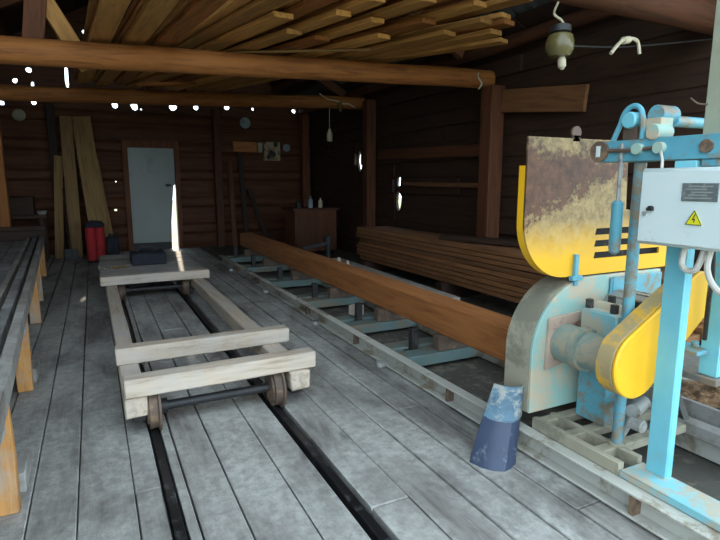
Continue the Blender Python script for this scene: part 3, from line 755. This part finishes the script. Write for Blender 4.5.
bm = B(); lathe(bm, (2.24, 2.0, 1.70), (0, 1, 0), [(0, .018), (0, .032), (.012, .032), (.012, .018)], 18); box(bm, 2.215, 2.265, 2.0, 2.012, 1.655, 1.685); link('lifting_eye', bm, M['rust'], upg)
bm = B(); box(bm, 2.27, 2.295, 1.978, 2.0, .90, 1.07); box(bm, 2.245, 2.32, 1.97, 1.998, .93, .955); link('latch', bm, M['blue'], upg, .002)
# hub, bearings
bm = B(); lathe(bm, (2.21, 1.975, .60), (0, -1, 0), [(0, .10), (.02, .105), (.12, .10), (.14, .095), (.30, .09), (.36, .075), (.38, .05)], 28); h_ = link('spindle_housing', bm, M['hub'], saw)
bm = B(); lathe(bm, (2.21, 1.86, .60), (0, -1, 0), [(0, .112), (.05, .112), (.05, .09), (0, .09)], 28); link('collar', bm, M['hub'], h_)
bm = B()
box(bm, 2.26, 2.50, 1.70, 1.92, .66, .80); cyl(bm, (2.38, 1.92, .74), (2.38, 1.66, .74), .085); box(bm, 2.24, 2.52, 1.72, 1.9, .62, .66)
bb = link('bearing_block', bm, M['cyan_worn'], saw, .01)
for x0, y0 in ((2.29, 1.74), (2.46, 1.74), (2.29, 1.89), (2.46, 1.89)):
    cylpart('bolt', (x0, y0, .80), (x0, y0, .845), .02, M['black'], bb, n=6)
bm = B(); cyl(bm, (2.46, 1.70, .73), (2.46, 1.665, .73), .03, n=6); link('bolt', bm, M['beige'], bb)
cylpart('drive_shaft', (2.21, 1.60, .60), (2.21, 1.50, .60), .035, M['steel'], saw)
boxpart('bearing_stand', 2.30, 2.46, 1.76, 1.94, .185, .62, M['blue'], saw)
# belt cover
def hull(pts):
    pts = sorted(set(pts)); out = []
    for seq in (pts, pts[::-1]):
        h = []
        for q in seq:
            while len(h) > 1 and (h[-1][0] - h[-2][0]) * (q[1] - h[-2][1]) - (h[-1][1] - h[-2][1]) * (q[0] - h[-2][0]) <= 0: h.pop()
            h.append(q)
        out += h[:-1]
    return out
cap = hull([(min(u, 2.565), v) for u, v in arc(2.105, .65, .155, 0, 355, 40) + arc(2.51, .925, .115, 0, 355, 30)])
bm = B(); prism(bm, cap, 'Y', 1.455, 1.475); cv = link('belt_cover', bm, M['yellow'], saw, .006); cv['label'] = 'bright yellow slanted belt cover'
bm = B(); prism(bm, cap, 'Y', 1.476, 1.56); link('rim', bm, M['rimdust'], cv, .004)
# motor behind the cover on its stand
bm = B(); lathe(bm, (2.62, 1.61, .72), (0, 1, 0), [(0, .05), (.02, .12), (.05, .135), (.36, .135), (.40, .11), (.42, .05)], 26); mo = link('motor', bm, M['steel'], saw)
bm = B()
for k in range(14):
    a = 2 * PI * k / 14; bar(bm, (2.62 + .135 * math.cos(a), 1.68, .72 + .135 * math.sin(a)), (2.62 + .135 * math.cos(a), 1.95, .72 + .135 * math.sin(a)), .012, .012)
link('cooling_fin', bm, M['steel'], mo)
bm = B(); bar(bm, (2.76, 1.62, .2), (2.62, 1.72, .60), .06, .03); bar(bm, (2.78, 1.95, .2), (2.70, 1.9, .55), .05, .03); bar(bm, (2.78, 1.35, .2), (2.6, 1.36, .55), .05, .03); box(bm, 2.42, 2.80, 1.30, 2.0, .545, .577); link('motor_stand', bm, M['darksteel'], saw, .003)
# columns and arm
bm = B(); box(bm, 2.15, 2.162, 1.32, 1.41, .165, 1.535); box(bm, 2.162, 2.20, 1.32, 1.332, .165, 1.535); link('column', bm, M['cyan'], saw, .002)
bm = B(); box(bm, 2.45, 2.462, 1.32, 1.40, .578, 1.535); box(bm, 2.462, 2.52, 1.32, 1.332, .578, 1.535); link('column', bm, M['cyan'], saw, .002)
cylpart('lift_pole', (2.20, 1.60, .195), (2.20, 1.60, 1.535), .026, M['blue'], saw, n=24)
bm = B(); cyl(bm, (2.2, 1.6, .185), (2.2, 1.6, .20), .04); link('pole_foot', bm, M['beige'], saw)
bm = B(); box(bm, 2.36, 2.48, 1.36, 1.52, .68, .70); cyl(bm, (2.40, 1.47, .70), (2.40, 1.47, .73), .022); cyl(bm, (2.44, 1.42, .70), (2.44, 1.42, .725), .016); link('bracket', bm, M['blue'], saw, .002)
bm = B(); cyl(bm, (2.27, 1.58, .35), (2.46, 1.66, .33), .035); cyl(bm, (2.24, 1.56, .31), (2.24, 1.50, .31), .03); cyl(bm, (2.3, 1.66, .185), (2.3, 1.6, .33), .025); link('guide_roller', bm, M['steel'], saw)
bm = B(); box(bm, 2.15, 2.165, .3, 1.79, 1.54, 1.635); box(bm, 2.165, 2.25, .3, 1.76, 1.54, 1.552); box(bm, 2.165, 2.25, .3, 1.76, 1.623, 1.635); arm = link('top_arm', bm, M['blue'], saw, .003)
bm = B(); cyl(bm, (2.15, 1.775, 1.59), (2.135, 1.775, 1.59), .048); ec = link('end_disc', bm, M['rust'], arm)
bm = B(); box(bm, 2.130, 2.135, 1.765, 1.785, 1.565, 1.615); link('white_tag', bm, M['boxwhite'], ec)
bm = B(); cyl(bm, (2.150, 1.285, 1.588), (2.138, 1.285, 1.588), .026); link('bolt', bm, M['rust'], arm)
bm = B(); tube(bm, spline([(2.14, 1.72, 1.592), (2.14, 1.6, 1.588), (2.14, 1.5, 1.594)], 4), .008); link('rod', bm, M['rust'], arm)
for y0 in (1.575, 1.475):
    bm = B(); cyl(bm, (2.15, y0, 1.592), (2.125, y0, 1.592), .024); link('pivot_boss', bm, M['teal'], arm)
for y0 in (1.24, 1.10): boxpart('gusset', 2.16, 2.19, y0, y0 + .07, 1.51, 1.54, M['blue'], arm)
# lifting head: bowed strap, pulleys, cross tube
bm = B(); tube(bm, spline([(2.16, 1.72, 1.635), (2.16, 1.69, 1.70), (2.16, 1.665, 1.76), (2.16, 1.625, 1.78), (2.16, 1.59, 1.76), (2.16, 1.575, 1.70), (2.16, 1.575, 1.635)], 6), .012); link('strap', bm, M['blue'], saw)
bm = B(); cyl(bm, (2.14, 1.635, 1.72), (2.22, 1.635, 1.72), .036); pu = link('pulley', bm, M['cyan'], saw, .005)
bm = B(); box(bm, 2.16, 2.22, 1.60, 1.67, 1.635, 1.69); link('pulley_block', bm, M['rust'], saw)
bm = B(); cyl(bm, (2.19, 1.54, 1.735), (2.30, 1.54, 1.735), .042); link('pulley', bm, M['blue'], saw, .004)
bm = B(); cyl(bm, (2.14, 1.515, 1.66), (2.24, 1.515, 1.66), .034); link('pulley', bm, M['teal'], saw, .004)
bm = B(); box(bm, 2.17, 2.25, 1.50, 1.57, 1.635, 1.72); link('pulley_block', bm, M['teal'], saw)
cylpart('cross_tube', (2.28, 1.52, 1.71), (2.95, 1.62, 1.73), .024, M['blue'], saw)
# tension cylinder hanging at the side
cylpart('threaded_rod', (2.155, 1.665, 1.345), (2.155, 1.665, 1.62), .010, M['steel'], saw, n=12)
bm = B(); lathe(bm, (2.155, 1.665, 1.115), (0, 0, 1), [(0, .008), (.012, .022), (.03, .026), (.24, .026), (.25, .018)], 18); link('tension_cylinder', bm, M['blue'], saw)
# control box
bx = boxpart('control_box', 2.045, 2.148, .72, 1.475, 1.195, 1.505, M['boxwhite'], saw, .006)
bx['label'] = 'white electrical control box'
boxpart('door', 2.030, 2.044, .73, 1.465, 1.205, 1.495, M['boxwhite'], bx, .004)
bm = B(); box(bm, 2.026, 2.030, 1.155, 1.290, 1.378, 1.446); link('nameplate', bm, M['plate'], bx, .001)
bm = B()
for k in range(5): box(bm, 2.0245, 2.026, 1.175 + (k % 2) * .02, 1.277 - (k % 3) * .012, 1.388 + k * .011, 1.392 + k * .011)
link('engraved_line', bm, M['steel'], bx)
bm = B(); prism(bm, [(1.2030, 1.290), (1.2630, 1.290), (1.2330, 1.343)], 'X', 2.026, 2.030); sg = link('warning_sign', bm, M['sign'], bx)
bm = B()
prism(bm, [(1.2315, 1.330), (1.2275, 1.330), (1.2350, 1.312), (1.2285, 1.313), (1.2300, 1.298), (1.2325, 1.298), (1.2330, 1.308), (1.2400, 1.307)], 'X', 2.0245, 2.026)
for a, b in (((1.2030, 1.290), (1.2630, 1.290)), ((1.2630, 1.290), (1.2330, 1.343)), ((1.2330, 1.343), (1.2030, 1.290))):
    bar(bm, (2.0252, a[0], a[1]), (2.0252, b[0], b[1]), .0015, .0022)
link('lightning_mark', bm, M['black'], sg, smooth=False)
bm = B(); box(bm, 2.016, 2.030, 1.40, 1.425, 1.335, 1.347); cyl(bm, (2.03, 1.41, 1.345), (2.015, 1.41, 1.345), .010); link('latch', bm, M['black'], bx)
bm = B(); box(bm, 2.022, 2.030, 1.432, 1.446, 1.315, 1.33); link('key_tab', bm, M['steel'], bx)
bm = B(); tube(bm, spline([(2.10, 1.30, 1.20), (2.08, 1.295, 1.13), (2.08, 1.27, 1.105), (2.08, 1.235, 1.12), (2.10, 1.225, 1.19)], 6), .012); link('conduit', bm, M['conduit'], bx)
bm = B(); tube(bm, spline([(2.10, 1.20, 1.20), (2.08, 1.195, 1.12), (2.08, 1.16, 1.055), (2.08, 1.10, 1.03), (2.10, .98, 1.04)], 8), .012); link('conduit', bm, M['conduit'], bx)
bm = B(); tube(bm, spline([(2.14, 1.475, 1.59), (2.12, 1.45, 1.56), (2.10, 1.43, 1.53), (2.10, 1.43, 1.50)], 5), .006); link('cable', bm, M['conduit'], bx)
bm = B(); tube(bm, spline([(2.2, 1.25, 1.20), (2.25, 1.27, 1.05), (2.35, 1.33, .95), (2.42, 1.37, .75)], 6), .010); link('cable', bm, M['black'], bx)
# wheel fender with rubber flap in front of the near rail
def sheet(bm, rows, th):
    """curved plate: rows of points, thickened along the averaged normal"""
    grid = [[Vector(p) for p in r] for r in rows]; n = len(grid[0])
    a = [[bm.verts.new(p) for p in r] for r in grid]
    b = [[bm.verts.new(p + Vector((.6, .7, 0)).normalized() * th) for p in r] for r in grid]
    for g, fl_ in ((a, 0), (b, 1)):
        for r0, r1 in zip(g, g[1:]):
            for i in range(n - 1): bm.faces.new((r0[i], r0[i + 1], r1[i + 1], r1[i]))
    for i in range(n - 1):
        bm.faces.new((a[0][i], a[0][i + 1], b[0][i + 1], b[0][i])); bm.faces.new((a[-1][i], a[-1][i + 1], b[-1][i + 1], b[-1][i]))
    for r in range(len(a) - 1):
        for i in (0, n - 1): bm.faces.new((a[r][i], a[r + 1][i], b[r + 1][i], b[r][i]))
def fend(z):
    lo_ = [(1.665, 2.05), (1.685, 1.975), (1.72, 1.925), (1.77, 1.895), (1.82, 1.905), (1.87, 1.93)]
    hi_ = [(1.87, 2.12), (1.89, 2.075), (1.915, 2.045), (1.945, 2.025), (1.975, 2.02), (2.0, 2.03)]
    t_ = (z / .37) ** 1.15
    return [(a[0] + (b[0] - a[0]) * t_, a[1] + (b[1] - a[1]) * t_, z) for a, b in zip(lo_, hi_)]
bm = B(); sheet(bm, [fend(z) for z in (.22, .15, .07, .0)], .014); fl_ = link('mud_flap', bm, M['rubber'], saw); fl_['label'] = 'dark blue rubber flap over the rail'
bm = B(); sheet(bm, [fend(z) for z in (.37, .32, .27, .215)], .014); link('fender', bm, M['fender'], saw)
bm = B(); lathe(bm, (1.975, 2.12, .196), (1, 0, 0), [(0, .03), (0, .055), (.02, .065), (.05, .06), (.06, .03)], 24); link('carriage_wheel', bm, M['beige'], saw)
# pale timber upright bolted behind the arm at the right edge
boxpart('timber_upright', 2.252, 2.32, 1.20, 1.372, 1.40, 3.1, M['postwhite'], saw, .004)
bm = B(); tube(bm, spline([(2.25, 1.36, 1.76), (2.235, 1.39, 1.765), (2.23, 1.42, 1.79)], 5), .004, 6); link('loose_wire', bm, M['rust'], saw)
# trough with bark behind the saw
t = thing('waste_trough', 'low brown waste trough filled with bark behind the saw', 'trough', (3.1, 1.4, 0))
boxpart('side_board', 2.86, 2.89, .4, 1.9, 0, .26, M['concrete'], t)
boxpart('side_board', 3.42, 3.45, .4, 1.9, 0, .40, W('grey', 'Y'), t)
bm = B()
N = 26
g = [[bm.verts.new((2.89 + .53 * i / N, .4 + 1.5 * j / N, .27 + .09 * i / N + .05 * noise.noise((i * .4, j * .4, 0)) + R.uniform(-.012, .012))) for j in range(N + 1)] for i in range(N + 1)]
b_ = [[bm.verts.new((2.89 + .53 * i / N, .4 + 1.5 * j / N, 0)) for j in (0, N)] for i in (0, N)]
for i in range(N):
    for j in range(N): bm.faces.new((g[i][j], g[i + 1][j], g[i + 1][j + 1], g[i][j + 1]))
tag(link('bark_heap', bm, M['bark'], t, smooth=False), kind='stuff')
boxpart('cover_plate', 3.05, 3.4, .9, 1.35, .41, .43, M['black'], t)
bm = B(); bar(bm, (3.42, .9, .46), (2.9, 1.75, .38), .05, .05); link('slanted_bar', bm, M['palesteel'], t)
